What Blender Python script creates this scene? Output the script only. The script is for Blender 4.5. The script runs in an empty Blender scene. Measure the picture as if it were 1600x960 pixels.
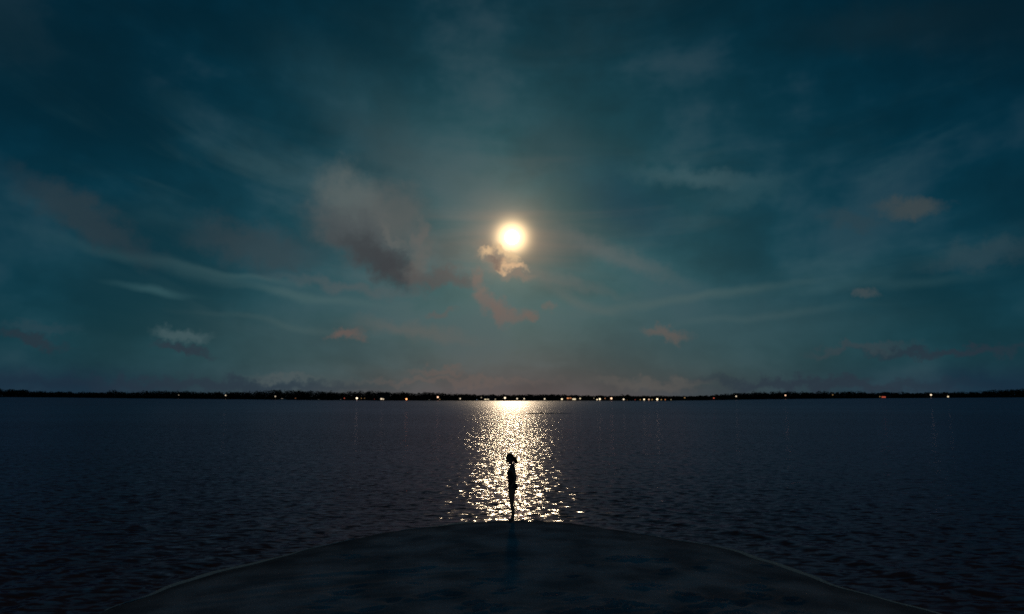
import bpy, bmesh, math, random
import numpy as np
from mathutils import Vector, Matrix

# ------------------------------------------------------------------ camera, world, light
sc = bpy.context.scene
COL = sc.collection
H = 3.15                                   # eye height above the water
PITCH = math.radians(7.29)
FPX = 1600 * 24.0 / 36.0                   # focal length in photo pixels (1600 wide)
CP, SP = math.cos(PITCH), math.sin(PITCH)

cam_d = bpy.data.cameras.new('camera')
cam = bpy.data.objects.new('camera', cam_d)
COL.objects.link(cam)
cam.location = (0, 0, H)
cam.rotation_euler = (math.pi / 2 + PITCH, 0, 0)
cam_d.lens = 24.0
cam_d.sensor_width = 36.0
cam_d.clip_start = 0.1
cam_d.clip_end = 60000
sc.camera = cam
sc.view_settings.view_transform = 'Standard'
sc.view_settings.look = 'None'
sc.view_settings.exposure = 0.0
sc.view_settings.gamma = 1.0
sc.view_settings.use_curve_mapping = False
sc.cycles.use_denoising = False
sc.cycles.max_bounces = 5
sc.cycles.sample_clamp_indirect = 4.0
sc.cycles.sample_clamp_direct = 0.0
sc.cycles.filter_width = 1.7


def ray(px, py):
    u, v = (px - 800) / FPX, (480 - py) / FPX
    return Vector((u, CP - v * SP, SP + v * CP))


def azel(px, py):
    d = ray(px, py).normalized()
    return math.degrees(math.atan2(d.x, d.y)), math.degrees(math.asin(d.z))


def on_water(px, py):
    d = ray(px, py)
    t = -H / d.z
    return d.x * t, d.y * t


MOON_AZ, MOON_EL = azel(800, 371)
MOON_DIR = Vector((math.sin(math.radians(MOON_AZ)) * math.cos(math.radians(MOON_EL)),
                   math.cos(math.radians(MOON_AZ)) * math.cos(math.radians(MOON_EL)),
                   math.sin(math.radians(MOON_EL))))

# moonlight: the one sun lamp, far below daylight strength
ml = bpy.data.lights.new('moonlight', 'SUN')
ml.energy = 0.19
ml.angle = math.radians(1.6)
ml.color = (1.0, 0.90, 0.43)
mlo = bpy.data.objects.new('moonlight', ml)
COL.objects.link(mlo)
mlo.location = (0, 60, 60)
mlo.rotation_euler = MOON_DIR.to_track_quat('Z', 'Y').to_euler()

# ---- world ----
W = bpy.data.worlds.new('World')
sc.world = W
W.use_nodes = True
NT = W.node_tree
NT.nodes.clear()
L = NT.links


def setin(sock, v):
    if isinstance(v, bpy.types.NodeSocket):
        L.new(v, sock)
    else:
        sock.default_value = v


def M(op, a, b=None, c=None, clamp=False):
    n = NT.nodes.new('ShaderNodeMath')
    n.operation = op
    n.use_clamp = clamp
    setin(n.inputs[0], a)
    if b is not None:
        setin(n.inputs[1], b)
    if c is not None:
        setin(n.inputs[2], c)
    return n.outputs[0]


def V(op, a, b=None):
    n = NT.nodes.new('ShaderNodeVectorMath')
    n.operation = op
    setin(n.inputs[0], a)
    if b is not None:
        if op == 'SCALE':
            setin(n.inputs['Scale'], b)
        else:
            setin(n.inputs[1], b)
    return n.outputs['Value'] if op in ('DOT_PRODUCT', 'LENGTH') else n.outputs['Vector']


def XYZ(x, y, z=0.0):
    n = NT.nodes.new('ShaderNodeCombineXYZ')
    for i, q in enumerate((x, y, z)):
        setin(n.inputs[i], q)
    return n.outputs[0]


def NOISE(vec, scale, detail=3.0, rough=0.5, dist=0.0, dim='2D'):
    n = NT.nodes.new('ShaderNodeTexNoise')
    n.noise_dimensions = dim
    L.new(vec, n.inputs['Vector'])
    n.inputs['Scale'].default_value = scale
    n.inputs['Detail'].default_value = detail
    n.inputs['Roughness'].default_value = rough
    n.inputs['Distortion'].default_value = dist
    return n


def SMOOTH(x, a, b, lo=0.0, hi=1.0):
    n = NT.nodes.new('ShaderNodeMapRange')
    n.interpolation_type = 'SMOOTHSTEP'
    setin(n.inputs[0], x)
    for i, q in enumerate((a, b, lo, hi)):
        n.inputs[1 + i].default_value = q
    return n.outputs[0]


def MIX(f, a, b, mode='MIX'):
    n = NT.nodes.new('ShaderNodeMix')
    n.data_type = 'RGBA'
    n.blend_type = mode
    setin(n.inputs[0], f)
    for s_, q in ((n.inputs[6], a), (n.inputs[7], b)):
        if isinstance(q, tuple):
            q = (q[0], q[1], q[2], 1.0)
        setin(s_, q)
    return n.outputs[2]


def lin(r, g, b):
    f = lambda c: (c / 255 / 12.92) if c < 10.3 else ((c / 255 + 0.055) / 1.055) ** 2.4
    return (f(r), f(g), f(b))


tc = NT.nodes.new('ShaderNodeTexCoord')
DIR = tc.outputs['Generated']
sep = NT.nodes.new('ShaderNodeSeparateXYZ')
L.new(DIR, sep.inputs[0])
AZ = M('MULTIPLY', M('ARCTAN2', sep.outputs[0], sep.outputs[1]), 57.29578)
EL = M('MULTIPLY', M('ARCSINE', sep.outputs[2]), 57.29578)
P = XYZ(AZ, EL)

sky = NT.nodes.new('ShaderNodeTexSky')
sky.sky_type = 'NISHITA'
sky.sun_disc = False
sky.sun_elevation = math.radians(MOON_EL)
sky.sun_rotation = math.radians(MOON_AZ)
sky.dust_density = 0.6
sky.ozone_density = 3.0

# colours below are radiances; the Background runs at 0.1 and everything is fed in tenfold
TINT = (0.0001, 0.0075, 0.0086)
base = MIX(1.0, sky.outputs[0], TINT, 'MULTIPLY')
# thicker, bluer air towards the horizon, warm under the moon
el_pos = M('MAXIMUM', EL, 0.0)
hz = M('EXPONENT', M('MULTIPLY', el_pos, -0.13))
base = MIX(M('MULTIPLY', hz, 0.85), base, lin(30, 49, 71))
azw = M('EXPONENT', M('MULTIPLY', M('MULTIPLY', AZ, AZ), -1 / (17.5 ** 2)))
hz2 = M('EXPONENT', M('MULTIPLY', el_pos, -0.12))
base = MIX(M('MULTIPLY', M('MULTIPLY', azw, hz2), 0.93), base, lin(97, 86, 85))

# thin high cloud: long filaments bowed like a shallow bowl
azs = M('SUBTRACT', AZ, 4.0)
bow = M('SUBTRACT', EL, M('MULTIPLY', M('MULTIPLY', azs, azs), 0.0042))
CP_ = XYZ(M('MULTIPLY', AZ, 0.22), bow)
wn = NOISE(CP_, 0.10, 2.0, 0.5)
wv = V('SCALE', V('SUBTRACT', wn.outputs['Color'], (0.5, 0.5, 0.5)), 9.0)
CPW = V('ADD', CP_, wv)
ci1 = NOISE(CPW, 0.22, 5.0, 0.52).outputs['Fac']
ci2 = NOISE(V('ADD', CPW, (31.0, 7.0, 0.0)), 0.075, 3.0, 0.5).outputs['Fac']
cirr = M('MULTIPLY', SMOOTH(ci1, 0.43, 0.72), SMOOTH(ci2, 0.36, 0.66))
# distance to the moon, degrees
cosm = V('DOT_PRODUCT', V('NORMALIZE', DIR), tuple(MOON_DIR))
MA = M('MULTIPLY', M('ARCCOSINE', M('MINIMUM', cosm, 0.9999999)), 57.29578)
near = M('EXPONENT', M('MULTIPLY', MA, -1 / 13.0))
near_w = M('EXPONENT', M('MULTIPLY', MA, -1 / 26.0))
cir_a = M('MULTIPLY', cirr, M('MULTIPLY', M('MULTIPLY', near_w, 0.8), M('SUBTRACT', 1.0, SMOOTH(EL, 15.0, 27.0, 0.0, 0.8))))
cir_c = MIX(near, lin(42, 84, 92), lin(112, 108, 102))
base = MIX(cir_a, base, cir_c)

# uneven thin veil over the whole sky
ve = NOISE(V('ADD', P, V('SCALE', wv, 0.5)), 0.085, 5.0, 0.55).outputs['Fac']
ve2 = NOISE(V('ADD', V('MULTIPLY', P, (0.5, 1.0, 1.0)), (17.0, 3.0, 0.0)), 0.16, 4.0, 0.55).outputs['Fac']
vsum = M('MULTIPLY', M('ADD', ve, ve2), 0.5)
base = V('SCALE', base, SMOOTH(vsum, 0.34, 0.66, 0.80, 1.22))
base = MIX(M('MULTIPLY', SMOOTH(vsum, 0.50, 0.68), M('MULTIPLY_ADD', near_w, 0.30, 0.10)), base, lin(70, 84, 90))

# shared turbulence for the shaped clouds
tn = NOISE(P, 0.42, 5.0, 0.58)
tw = V('SUBTRACT', tn.outputs['Color'], (0.5, 0.5, 0.5))
tf = NOISE(P, 1.15, 5.0, 0.6)
tfw = V('SUBTRACT', tf.outputs['Color'], (0.5, 0.5, 0.5))
P1 = V('ADD', P, V('ADD', V('SCALE', tw, 2.6), V('SCALE', tfw, 0.9)))      # billowing
tl = NOISE(P, 0.11, 2.0, 0.5)
P3S = V('ADD', P, V('ADD', V('MULTIPLY', V('SUBTRACT', tl.outputs['Color'], (0.5, 0.5, 0.5)), (6.0, 2.0, 0.0)), V('SCALE', tw, 0.35)))   # for the drawn-out wisps
P2 = V('ADD', P, V('SCALE', tw, 2.0))                                      # soft


def ell(px, py, rx, ry, rot, pos=None, soft=(1.15, 0.25)):
    """elliptical patch at a sky direction, radii given as small angles"""
    pos = pos or P1
    c = Vector(azel(px, py))
    a = math.radians(rot)
    ua = Vector(azel(px + rx * math.cos(a), py + rx * math.sin(a))) - c
    va = Vector(azel(px - ry * math.sin(a), py + ry * math.cos(a))) - c
    m = Matrix(((ua.x, va.x), (ua.y, va.y))).inverted()
    d = V('SUBTRACT', pos, (c.x, c.y, 0.0))
    u = V('DOT_PRODUCT', d, (m[0][0], m[0][1], 0.0))
    v = V('DOT_PRODUCT', d, (m[1][0], m[1][1], 0.0))
    r = M('SQRT', M('MULTIPLY_ADD', u, u, M('MULTIPLY', v, v)))
    return SMOOTH(r, soft[0], soft[1]) if soft[0] < soft[1] else M('SUBTRACT', 1.0, SMOOTH(r, soft[1], soft[0]))


def put(col, strength, *e, **k):
    global base
    a = ell(*e, **k)
    base = MIX(M('MULTIPLY', a, strength), base, lin(*col))


WIDE = dict(pos=P2, soft=(1.3, 0.0))
LONG = dict(pos=P3S, soft=(1.3, 0.0))
# broad veils
put((54, 84, 90), 0.26, 655, 215, 260, 70, 28, **WIDE)
put((80, 92, 95), 0.34, 700, 300, 210, 60, 30, **WIDE)
put((58, 84, 91), 0.22, 870, 225, 130, 55, 45, **WIDE)
put((66, 94, 100), 0.55, 1090, 278, 130, 18, 2, **WIDE)
put((50, 82, 90), 0.45, 1160, 305, 90, 22, -15, **WIDE)
put((10, 56, 74), 0.55, 985, 320, 110, 60, 30, **WIDE)
put((90, 98, 98), 0.55, 965, 400, 120, 18, 22, **WIDE)
put((92, 98, 96), 0.42, 870, 438, 130, 14, 14, **WIDE)
put((22, 40, 48), 0.5, 1420, 40, 260, 50, -8, **WIDE)
put((6, 34, 46), 0.75, 20, 60, 330, 130, 20, **WIDE)
put((5, 30, 42), 0.70, 1590, 40, 300, 110, -10, **WIDE)
# grey veils low on both sides of the moon
put((58, 84, 91), 0.45, 1120, 515, 300, 70, -4, **WIDE)
put((60, 84, 89), 0.42, 500, 535, 220, 50, 4, **WIDE)
# long streaks
put((64, 93, 97), 0.32, 330, 432, 260, 12, 13, **LONG)
put((74, 99, 100), 0.48, 500, 468, 150, 8, 7, **LONG)
put((66, 94, 97), 0.40, 400, 438, 130, 6, 10, **LONG)
put((62, 98, 103), 0.45, 250, 452, 60, 8, 9, **LONG)
put((78, 97, 96), 0.42, 1040, 474, 180, 9, -5, **LONG)
put((68, 93, 95), 0.35, 1160, 460, 150, 7, -7, **LONG)
put((54, 86, 92), 0.26, 1360, 448, 230, 11, -7, **LONG)
put((84, 97, 95), 0.50, 900, 462, 110, 11, 15, **LONG)
put((70, 92, 94), 0.30, 1150, 500, 200, 7, -6, **LONG)
put((74, 94, 94), 0.30, 470, 512, 170, 7, 8, **LONG)
# brown drifting cloud on the left
put((44, 58, 66), 0.72, 135, 342, 150, 40, 30)
put((54, 66, 72), 0.62, 405, 385, 130, 42, 10)
# the dark cumulus left of the moon
put((88, 98, 98), 0.85, 548, 320, 75, 62, 45)
put((90, 93, 92), 0.62, 615, 340, 60, 66, 35)
put((73, 80, 83), 0.85, 560, 374, 112, 48, 30)
put((58, 63, 67), 0.88, 592, 408, 88, 32, 30)
put((54, 57, 62), 0.55, 618, 424, 42, 26, 30, soft=(1.5, 0.0))
put((104, 96, 91), 0.50, 655, 414, 18, 44, 12, soft=(1.5, 0.0))
put((104, 104, 100), 0.35, 616, 372, 11, 40, -38)
put((100, 96, 93), 0.45, 655, 365, 12, 36, 20)
put((82, 90, 92), 0.55, 545, 448, 130, 10, 8, **WIDE)
# dusky tail and pink trail
put((80, 78, 78), 0.75, 690, 434, 72, 20, 2)
put((106, 96, 91), 0.75, 743, 430, 14, 24, -20)
put((110, 98, 92), 0.68, 756, 458, 15, 20, 0)
put((106, 94, 90), 0.68, 772, 478, 38, 20, 20)
put((105, 93, 88), 0.66, 794, 490, 46, 18, 4)
put((110, 92, 84), 0.55, 826, 494, 13, 12, 0)
put((104, 94, 88), 0.45, 858, 478, 11, 12, 0)
put((106, 88, 82), 0.70, 538, 521, 38, 13, -6)
put((100, 89, 83), 0.65, 1042, 520, 42, 15, 6)
put((96, 86, 82), 0.42, 690, 492, 26, 9, 0)
put((104, 96, 90), 0.40, 650, 518, 110, 16, 8, **WIDE)
put((62, 72, 75), 0.85, 1422, 326, 64, 24, -2)
put((46, 64, 72), 0.45, 1330, 345, 60, 20, 10)
put((76, 82, 84), 0.50, 1350, 459, 26, 12, 0)
put((60, 76, 82), 0.35, 1530, 400, 110, 30, -10)
# low clouds, lit crests and dark undersides
put((66, 88, 92), 0.85, 287, 522, 50, 16, 4)
put((44, 56, 66), 0.90, 288, 545, 56, 10, 9)
put((42, 66, 76), 0.60, 60, 514, 66, 12, 4)
put((40, 52, 62), 0.80, 50, 532, 74, 11, 8)
put((40, 52, 63), 0.80, 1470, 549, 190, 10, 0)
put((58, 68, 74), 0.55, 1340, 544, 110, 9, -4)
put((42, 52, 64), 0.75, 1290, 600, 300, 13, 1)
put((92, 88, 84), 0.55, 1010, 598, 120, 12, 3)
put((42, 54, 66), 0.75, 330, 602, 300, 14, 1)
put((80, 88, 89), 0.50, 440, 590, 70, 8, 0)
put((104, 90, 84), 0.55, 690, 581, 50, 9, 0)
put((106, 92, 86), 0.45, 720, 596, 170, 8, 0)
put((24, 42, 60), 0.70, 60, 600, 200, 28, 0, **WIDE)
put((22, 42, 60), 0.65, 1560, 598, 180, 28, 0, **WIDE)


def scaled(colr, f):
    n = NT.nodes.new('ShaderNodeVectorMath')
    n.operation = 'SCALE'
    n.inputs[0].default_value = colr
    setin(n.inputs['Scale'], f)
    return n.outputs[0]


# corona of the moon in the thin cloud
wob = M('MULTIPLY_ADD', tn.outputs['Fac'], 0.5, 0.75)
MAw = MA
g1 = M('EXPONENT', M('MULTIPLY', M('MULTIPLY', MAw, MAw), -1 / (1.03 ** 2)))
g2 = M('EXPONENT', M('MULTIPLY', MA, -1 / 1.7))
g3 = M('MULTIPLY', M('EXPONENT', M('MULTIPLY', MA, -1 / 5.0)), wob)
glow = V('ADD', V('ADD', scaled((2.8, 1.95, 1.0), g1), scaled((0.46, 0.25, 0.105), g2)),
         scaled((0.060, 0.043, 0.031), g3))
total = V('ADD', base, glow)
base = total
# the small cloud in front of the moon's lower edge, lit through
put((150, 130, 112), 0.72, 776, 403, 38, 20, 28, soft=(1.2, 0.1))
put((226, 190, 146), 0.80, 764, 394, 16, 8, -10, soft=(1.3, 0.1))
put((232, 196, 150), 0.85, 792, 396, 22, 7, 42, soft=(1.3, 0.1))
put((224, 184, 142), 0.85, 800, 416, 24, 8, 4, soft=(1.3, 0.1))
put((126, 108, 96), 0.80, 778, 410, 17, 6, 16, soft=(1.3, 0.1))
put((150, 124, 106), 0.45, 812, 430, 26, 8, 6, soft=(1.3, 0.1))
ten = V('SCALE', base, 10.0)
bg = NT.nodes.new('ShaderNodeBackground')
bg.inputs['Strength'].default_value = 0.1
L.new(ten, bg.inputs['Color'])
out = NT.nodes.new('ShaderNodeOutputWorld')
L.new(bg.outputs[0], out.inputs['Surface'])
W.cycles.sampling_method = 'MANUAL'
W.cycles.sample_map_resolution = 1024


# ------------------------------------------------------------------ helpers
def tag(o, label=None, cat=None, group=None, kind=None):
    if label:
        o['label'] = label
    if cat:
        o['category'] = cat
    if group:
        o['group'] = group
    if kind:
        o['kind'] = kind
    return o


def empty(name, loc, label, cat, group=None, rz=0.0):
    o = bpy.data.objects.new(name, None)
    COL.objects.link(o)
    o.location = loc
    o.rotation_euler = (0, 0, rz)
    o.empty_display_size = 0.3
    return tag(o, label, cat, group)


def link(name, me, m, parent=None, smooth=False):
    o = bpy.data.objects.new(name, me)
    COL.objects.link(o)
    if m:
        me.materials.append(m)
    if parent:
        o.parent = parent
    if smooth:
        me.polygons.foreach_set('use_smooth', [True] * len(me.polygons))
    return o


def mesh_np(name, v, f):
    """v (n,3), f (m,4) arrays -> mesh"""
    me = bpy.data.meshes.new(name)
    v = np.asarray(v, np.float32)
    f = np.asarray(f, np.int32)
    k = f.shape[1]
    me.vertices.add(len(v))
    me.vertices.foreach_set('co', v.ravel())
    me.loops.add(f.size)
    me.loops.foreach_set('vertex_index', f.ravel())
    me.polygons.add(len(f))
    me.polygons.foreach_set('loop_start', np.arange(0, f.size, k, dtype=np.int32))
    me.polygons.foreach_set('loop_total', np.full(len(f), k, np.int32))
    me.update(calc_edges=True)
    me.validate()
    return me


def grid_faces(nr, nc):
    i = np.arange(nr - 1)[:, None] * nc + np.arange(nc - 1)[None, :]
    return np.stack([i, i + 1, i + nc + 1, i + nc], -1).reshape(-1, 4)


def bm_mesh(name, bm):
    me = bpy.data.meshes.new(name)
    bm.normal_update()
    bm.to_mesh(me)
    bm.free()
    return me


def box(bm, c, s, bev=0.0):
    r = bmesh.ops.create_cube(bm, size=1.0)
    bmesh.ops.scale(bm, vec=s, verts=r['verts'])
    bmesh.ops.translate(bm, vec=c, verts=r['verts'])
    if bev:
        es = list({e for v in r['verts'] for e in v.link_edges})
        bmesh.ops.bevel(bm, geom=es, offset=bev, segments=2, affect='EDGES')


def cyl(bm, p0, p1, r0, r1, n=10):
    p0, p1 = Vector(p0), Vector(p1)
    d = p1 - p0
    r = bmesh.ops.create_cone(bm, cap_ends=True, segments=n, radius1=r0, radius2=r1, depth=d.length)
    bmesh.ops.rotate(bm, cent=(0, 0, 0), matrix=d.to_track_quat('Z', 'Y').to_matrix(), verts=r['verts'])
    bmesh.ops.translate(bm, vec=(p0 + p1) / 2, verts=r['verts'])


def ball(bm, c, r, sc_=(1, 1, 1), n=14):
    q = bmesh.ops.create_uvsphere(bm, u_segments=n, v_segments=max(6, n // 2 + 1), radius=r)
    bmesh.ops.scale(bm, vec=sc_, verts=q['verts'])
    bmesh.ops.translate(bm, vec=c, verts=q['verts'])
    return q['verts']


def mat(name, col, rough=0.7, spec=0.3, noise=None, bump=None, metal=0.0):
    m = bpy.data.materials.new(name)
    m.use_nodes = True
    nt = m.node_tree
    b = nt.nodes['Principled BSDF']
    b.inputs['Base Color'].default_value = (*col, 1)
    b.inputs['Roughness'].default_value = rough
    b.inputs['Specular IOR Level'].default_value = spec
    b.inputs['Metallic'].default_value = metal
    if noise:
        scale, col2 = noise
        t = nt.nodes.new('ShaderNodeTexCoord')
        n = nt.nodes.new('ShaderNodeTexNoise')
        n.inputs['Scale'].default_value = scale
        n.inputs['Detail'].default_value = 4
        nt.links.new(t.outputs['Object'], n.inputs['Vector'])
        r = nt.nodes.new('ShaderNodeMapRange')
        r.inputs[1].default_value = 0.35
        r.inputs[2].default_value = 0.65
        nt.links.new(n.outputs['Fac'], r.inputs[0])
        x = nt.nodes.new('ShaderNodeMix')
        x.data_type = 'RGBA'
        x.inputs[6].default_value = (*col, 1)
        x.inputs[7].default_value = (*col2, 1)
        nt.links.new(r.outputs[0], x.inputs[0])
        nt.links.new(x.outputs[2], b.inputs['Base Color'])
        if bump:
            bp = nt.nodes.new('ShaderNodeBump')
            bp.inputs['Strength'].default_value = bump[0]
            bp.inputs['Distance'].default_value = bump[1]
            nt.links.new(n.outputs['Fac'], bp.inputs['Height'])
            nt.links.new(bp.outputs[0], b.inputs['Normal'])
    return m


def emit(name, col, strength):
    m = bpy.data.materials.new(name)
    m.use_nodes = True
    b = m.node_tree.nodes['Principled BSDF']
    b.inputs['Base Color'].default_value = (0.6, 0.6, 0.6, 1)
    b.inputs['Emission Color'].default_value = (*col, 1)
    b.inputs['Emission Strength'].default_value = strength
    return m


# ------------------------------------------------------------------ shoreline of the sand tongue
SHORE_PX = [(-500, 1150), (-200, 1060), (60, 990), (200, 944), (300, 907), (450, 866), (600, 834), (700, 820.5), (760, 816), (800, 814.5),
            (840, 815), (900, 819), (1000, 834), (1120, 856), (1200, 879), (1300, 912), (1400, 940), (1560, 985), (1800, 1060), (2100, 1150)]
SH = np.array([on_water(*p) for p in SHORE_PX])
# dense polyline, Catmull-smoothed in plan
def smooth_poly(p, n=12):
    o = []
    for i in range(len(p) - 1):
        p0, p1, p2, p3 = p[max(i - 1, 0)], p[i], p[i + 1], p[min(i + 2, len(p) - 1)]
        for k in range(n):
            t = k / n
            o.append(0.5 * (2 * p1 + (p2 - p0) * t + (2 * p0 - 5 * p1 + 4 * p2 - p3) * t * t + (3 * p1 - p0 - 3 * p2 + p3) * t ** 3))
    o.append(p[-1])
    return np.array(o)


SHD = smooth_poly(SH)
_s = np.cumsum(np.r_[0, np.linalg.norm(np.diff(SHD, axis=0), axis=1)])
_t = np.gradient(SHD, axis=0)
_t /= np.linalg.norm(_t, axis=1)[:, None]
_w = 0.03 * np.sin(_s * 1.3 + 1) + 0.025 * np.sin(_s * 2.9 + 2) + 0.018 * np.sin(_s * 6.1) + 0.03 * np.sin(_s * 0.7)
SHD = SHD + np.stack([-_t[:, 1], _t[:, 0]], -1) * _w[:, None]
order = np.argsort(SHD[:, 0])


def shore_sd(x, y):
    """signed distance to the waterline, positive on the sand (vectorised)"""
    shp = np.shape(x)
    x = np.ravel(x)
    y = np.ravel(y)
    best = np.full(x.shape, 1e9)
    for i in range(0, len(SHD) - 1):
        a = SHD[i]
        b = SHD[i + 1]
        d = b - a
        t = np.clip(((x - a[0]) * d[0] + (y - a[1]) * d[1]) / (d @ d), 0, 1)
        best = np.minimum(best, (x - a[0] - t * d[0]) ** 2 + (y - a[1] - t * d[1]) ** 2)
    best = np.sqrt(best)
    ys = np.interp(x, SHD[order, 0], SHD[order, 1], left=-50, right=-50)
    return np.where(y < ys, best, -best).reshape(shp)


rng = np.random.default_rng(7)
random.seed(7)


def vnoise(x, y, seed):
    """cheap smooth noise from a few rotated sines"""
    r = np.random.default_rng(seed)
    o = np.zeros(np.shape(x))
    for i in range(7):
        a = r.uniform(0, math.tau)
        k = r.uniform(0.6, 1.6)
        o += np.sin(k * (x * math.cos(a) + y * math.sin(a)) + r.uniform(0, math.tau))
    return o / 2.6


# ------------------------------------------------------------------ the sand
nx, ny = 560, 620
gx = np.linspace(-17, 17, nx)
gy = np.linspace(-4, 19.0, ny)
X, Y = np.meshgrid(gx, gy)
sd = shore_sd(X, Y)
ins = np.clip(sd, 0, None)
Z = np.where(sd > 0, 0.055 * (1 - np.exp(-ins / 0.9)) + 0.22 * (1 - np.exp(-ins / 4.5)), 0.09 * sd)
amp = np.clip(ins / 1.5, 0, 1)
Z += amp * (0.012 * vnoise(X * 1.3, Y * 1.3, 3) + 0.006 * vnoise(X * 4.2, Y * 4.2, 4) + 0.0028 * vnoise(X * 13, Y * 13, 5) + 0.0016 * vnoise(X * 29, Y * 26, 15))
# swash lines left by earlier waves, following the edge
for d0, h, w_ in ((1.35, 0.012, 0.10), (2.5, 0.016, 0.16), (4.1, 0.014, 0.2)):
    dd = sd - d0 - 0.25 * vnoise(X * 0.9, Y * 0.9, int(d0 * 10))
    Z += np.where(sd > 0.5, h * np.exp(-(dd / w_) ** 2) * np.clip(0.5 + 0.6 * vnoise(X * 0.5, Y * 0.5, 9), 0, 1), 0)


def dent(px, py, ln, wd, ang, dep):
    global Z
    cx, cy = on_water(px, py)
    cx *= 0.925
    cy *= 0.925
    ca, sa = math.cos(ang), math.sin(ang)
    u = ((X - cx) * ca + (Y - cy) * sa) / ln
    v = (-(X - cx) * sa + (Y - cy) * ca) / wd
    r2 = u * u + v * v
    dep *= 2.2
    Z = Z - dep * np.exp(-r2 * 2.2) + dep * 0.45 * np.exp(-((np.sqrt(r2) - 1.35) / 0.35) ** 2)


for px, py, dep in ((1075, 926, .05), (1120, 935, .045), (990, 943, .045), (1060, 956, .05), (1150, 955, .05), (1176, 921, .04), (1240, 926, .035), (1005, 910, .03),
                    (960, 868, .025), (1000, 866, .03), (1035, 867, .025), (1045, 885, .02), (1180, 905, .025), (930, 950, .04), (890, 958, .035), (735, 940, .025), (750, 949, .03), (790, 919, .025), (700, 925, .02), (1240, 950, .03)):
    dent(px + random.uniform(-6, 6), py, random.uniform(.13, .2), random.uniform(.06, .1), random.uniform(-0.2, 0.9), dep)
for k in range(46):   # older, half-filled prints
    dent(random.uniform(480, 1230), random.uniform(850, 958), random.uniform(.12, .3), random.uniform(.06, .12), random.uniform(-0.3, 0.8), random.uniform(.006, .018))
dent(575, 888, 1.3, .14, .22, .009)
dent(655, 886, 1.2, .13, .05, .008)
dent(520, 905, 1.6, .2, .35, .008)

sand = bpy.data.materials.new('damp_sand')
sand.use_nodes = True
nt = sand.node_tree
b = nt.nodes['Principled BSDF']
b.inputs['Specular IOR Level'].default_value = 0.12
geo = nt.nodes.new('ShaderNodeNewGeometry')
n1 = nt.nodes.new('ShaderNodeTexNoise')
n1.inputs['Scale'].default_value = 1.1
n1.inputs['Detail'].default_value = 6
n2 = nt.nodes.new('ShaderNodeTexNoise')
n2.inputs['Scale'].default_value = 60
n2.inputs['Detail'].default_value = 3
for q in (n1, n2):
    nt.links.new(geo.outputs['Position'], q.inputs['Vector'])
rp = nt.nodes.new('ShaderNodeValToRGB')
rp.color_ramp.elements[0].position = 0.38
rp.color_ramp.elements[0].color = (0.46, 0.325, 0.325, 1)
rp.color_ramp.elements[1].position = 0.62
rp.color_ramp.elements[1].color = (0.86, 0.61, 0.60, 1)
nt.links.new(n1.outputs['Fac'], rp.inputs[0])
mx = nt.nodes.new('ShaderNodeMix')
mx.data_type = 'RGBA'
mx.blend_type = 'MULTIPLY'
mx.inputs[0].default_value = 1
r2 = nt.nodes.new('ShaderNodeMapRange')
r2.inputs[1].default_value = 0.3
r2.inputs[2].default_value = 0.7
r2.inputs[3].default_value = 0.62
r2.inputs[4].default_value = 1.15
nt.links.new(n2.outputs['Fac'], r2.inputs[0])
nt.links.new(rp.outputs[0], mx.inputs[6])
nt.links.new(r2.outputs[0], mx.inputs[7])
nt.links.new(mx.outputs[2], b.inputs['Base Color'])
b.inputs['Diffuse Roughness'].default_value = 0.6
wet = nt.nodes.new('ShaderNodeAttribute')
wet.attribute_name = 'wet'
for sock, k0, k1 in (('Roughness', 0.95, 0.9), ('Specular IOR Level', 0.0, 0.0)):
    q = nt.nodes.new('ShaderNodeMapRange')
    q.inputs[3].default_value = k0
    q.inputs[4].default_value = k1
    nt.links.new(wet.outputs['Fac'], q.inputs[0])
    nt.links.new(q.outputs[0], b.inputs[sock])
dk = nt.nodes.new('ShaderNodeMix')
dk.data_type = 'RGBA'
dk.blend_type = 'MULTIPLY'
dk.inputs[7].default_value = (0.55, 0.53, 0.52, 1)
nt.links.new(wet.outputs['Fac'], dk.inputs[0])
nt.links.new(mx.outputs[2], dk.inputs[6])
nt.links.new(dk.outputs[2], b.inputs['Base Color'])
bp = nt.nodes.new('ShaderNodeBump')
bp.inputs['Strength'].default_value = 0.5
bp.inputs['Distance'].default_value = 0.01
nt.links.new(n2.outputs['Fac'], bp.inputs['Height'])
nt.links.new(bp.outputs[0], b.inputs['Normal'])
me = mesh_np('beach', np.stack([X, Y, Z], -1).reshape(-1, 3), grid_faces(ny, nx))
wa = me.attributes.new('wet', 'FLOAT', 'POINT')
wetv = np.clip(1.25 * np.exp(-np.clip(sd + 0.12 * vnoise(X * 1.7, Y * 1.7, 77), 0, None) / 0.55), 0, 1)
wa.data.foreach_set('value', wetv.astype(np.float32).ravel())
tag(link('beach', me, sand, smooth=True), kind='structure')


def sand_z(x, y):
    i = int(round((x + 17) / 34 * (nx - 1)))
    j = int(round((y + 4) / 23 * (ny - 1)))
    return float(Z[j, i])


# the ground sheet under the bay
me = mesh_np('seabed', [(-9000, -400, -1.6), (9000, -400, -1.6), (9000, 1500, -1.6), (-9000, 1500, -1.6)], [(0, 1, 2, 3)])
tag(link('seabed', me, mat('seabed_sand', (0.2, 0.18, 0.15), 0.9, 0.1, (0.4, (0.14, 0.13, 0.11)))), kind='structure')

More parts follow.
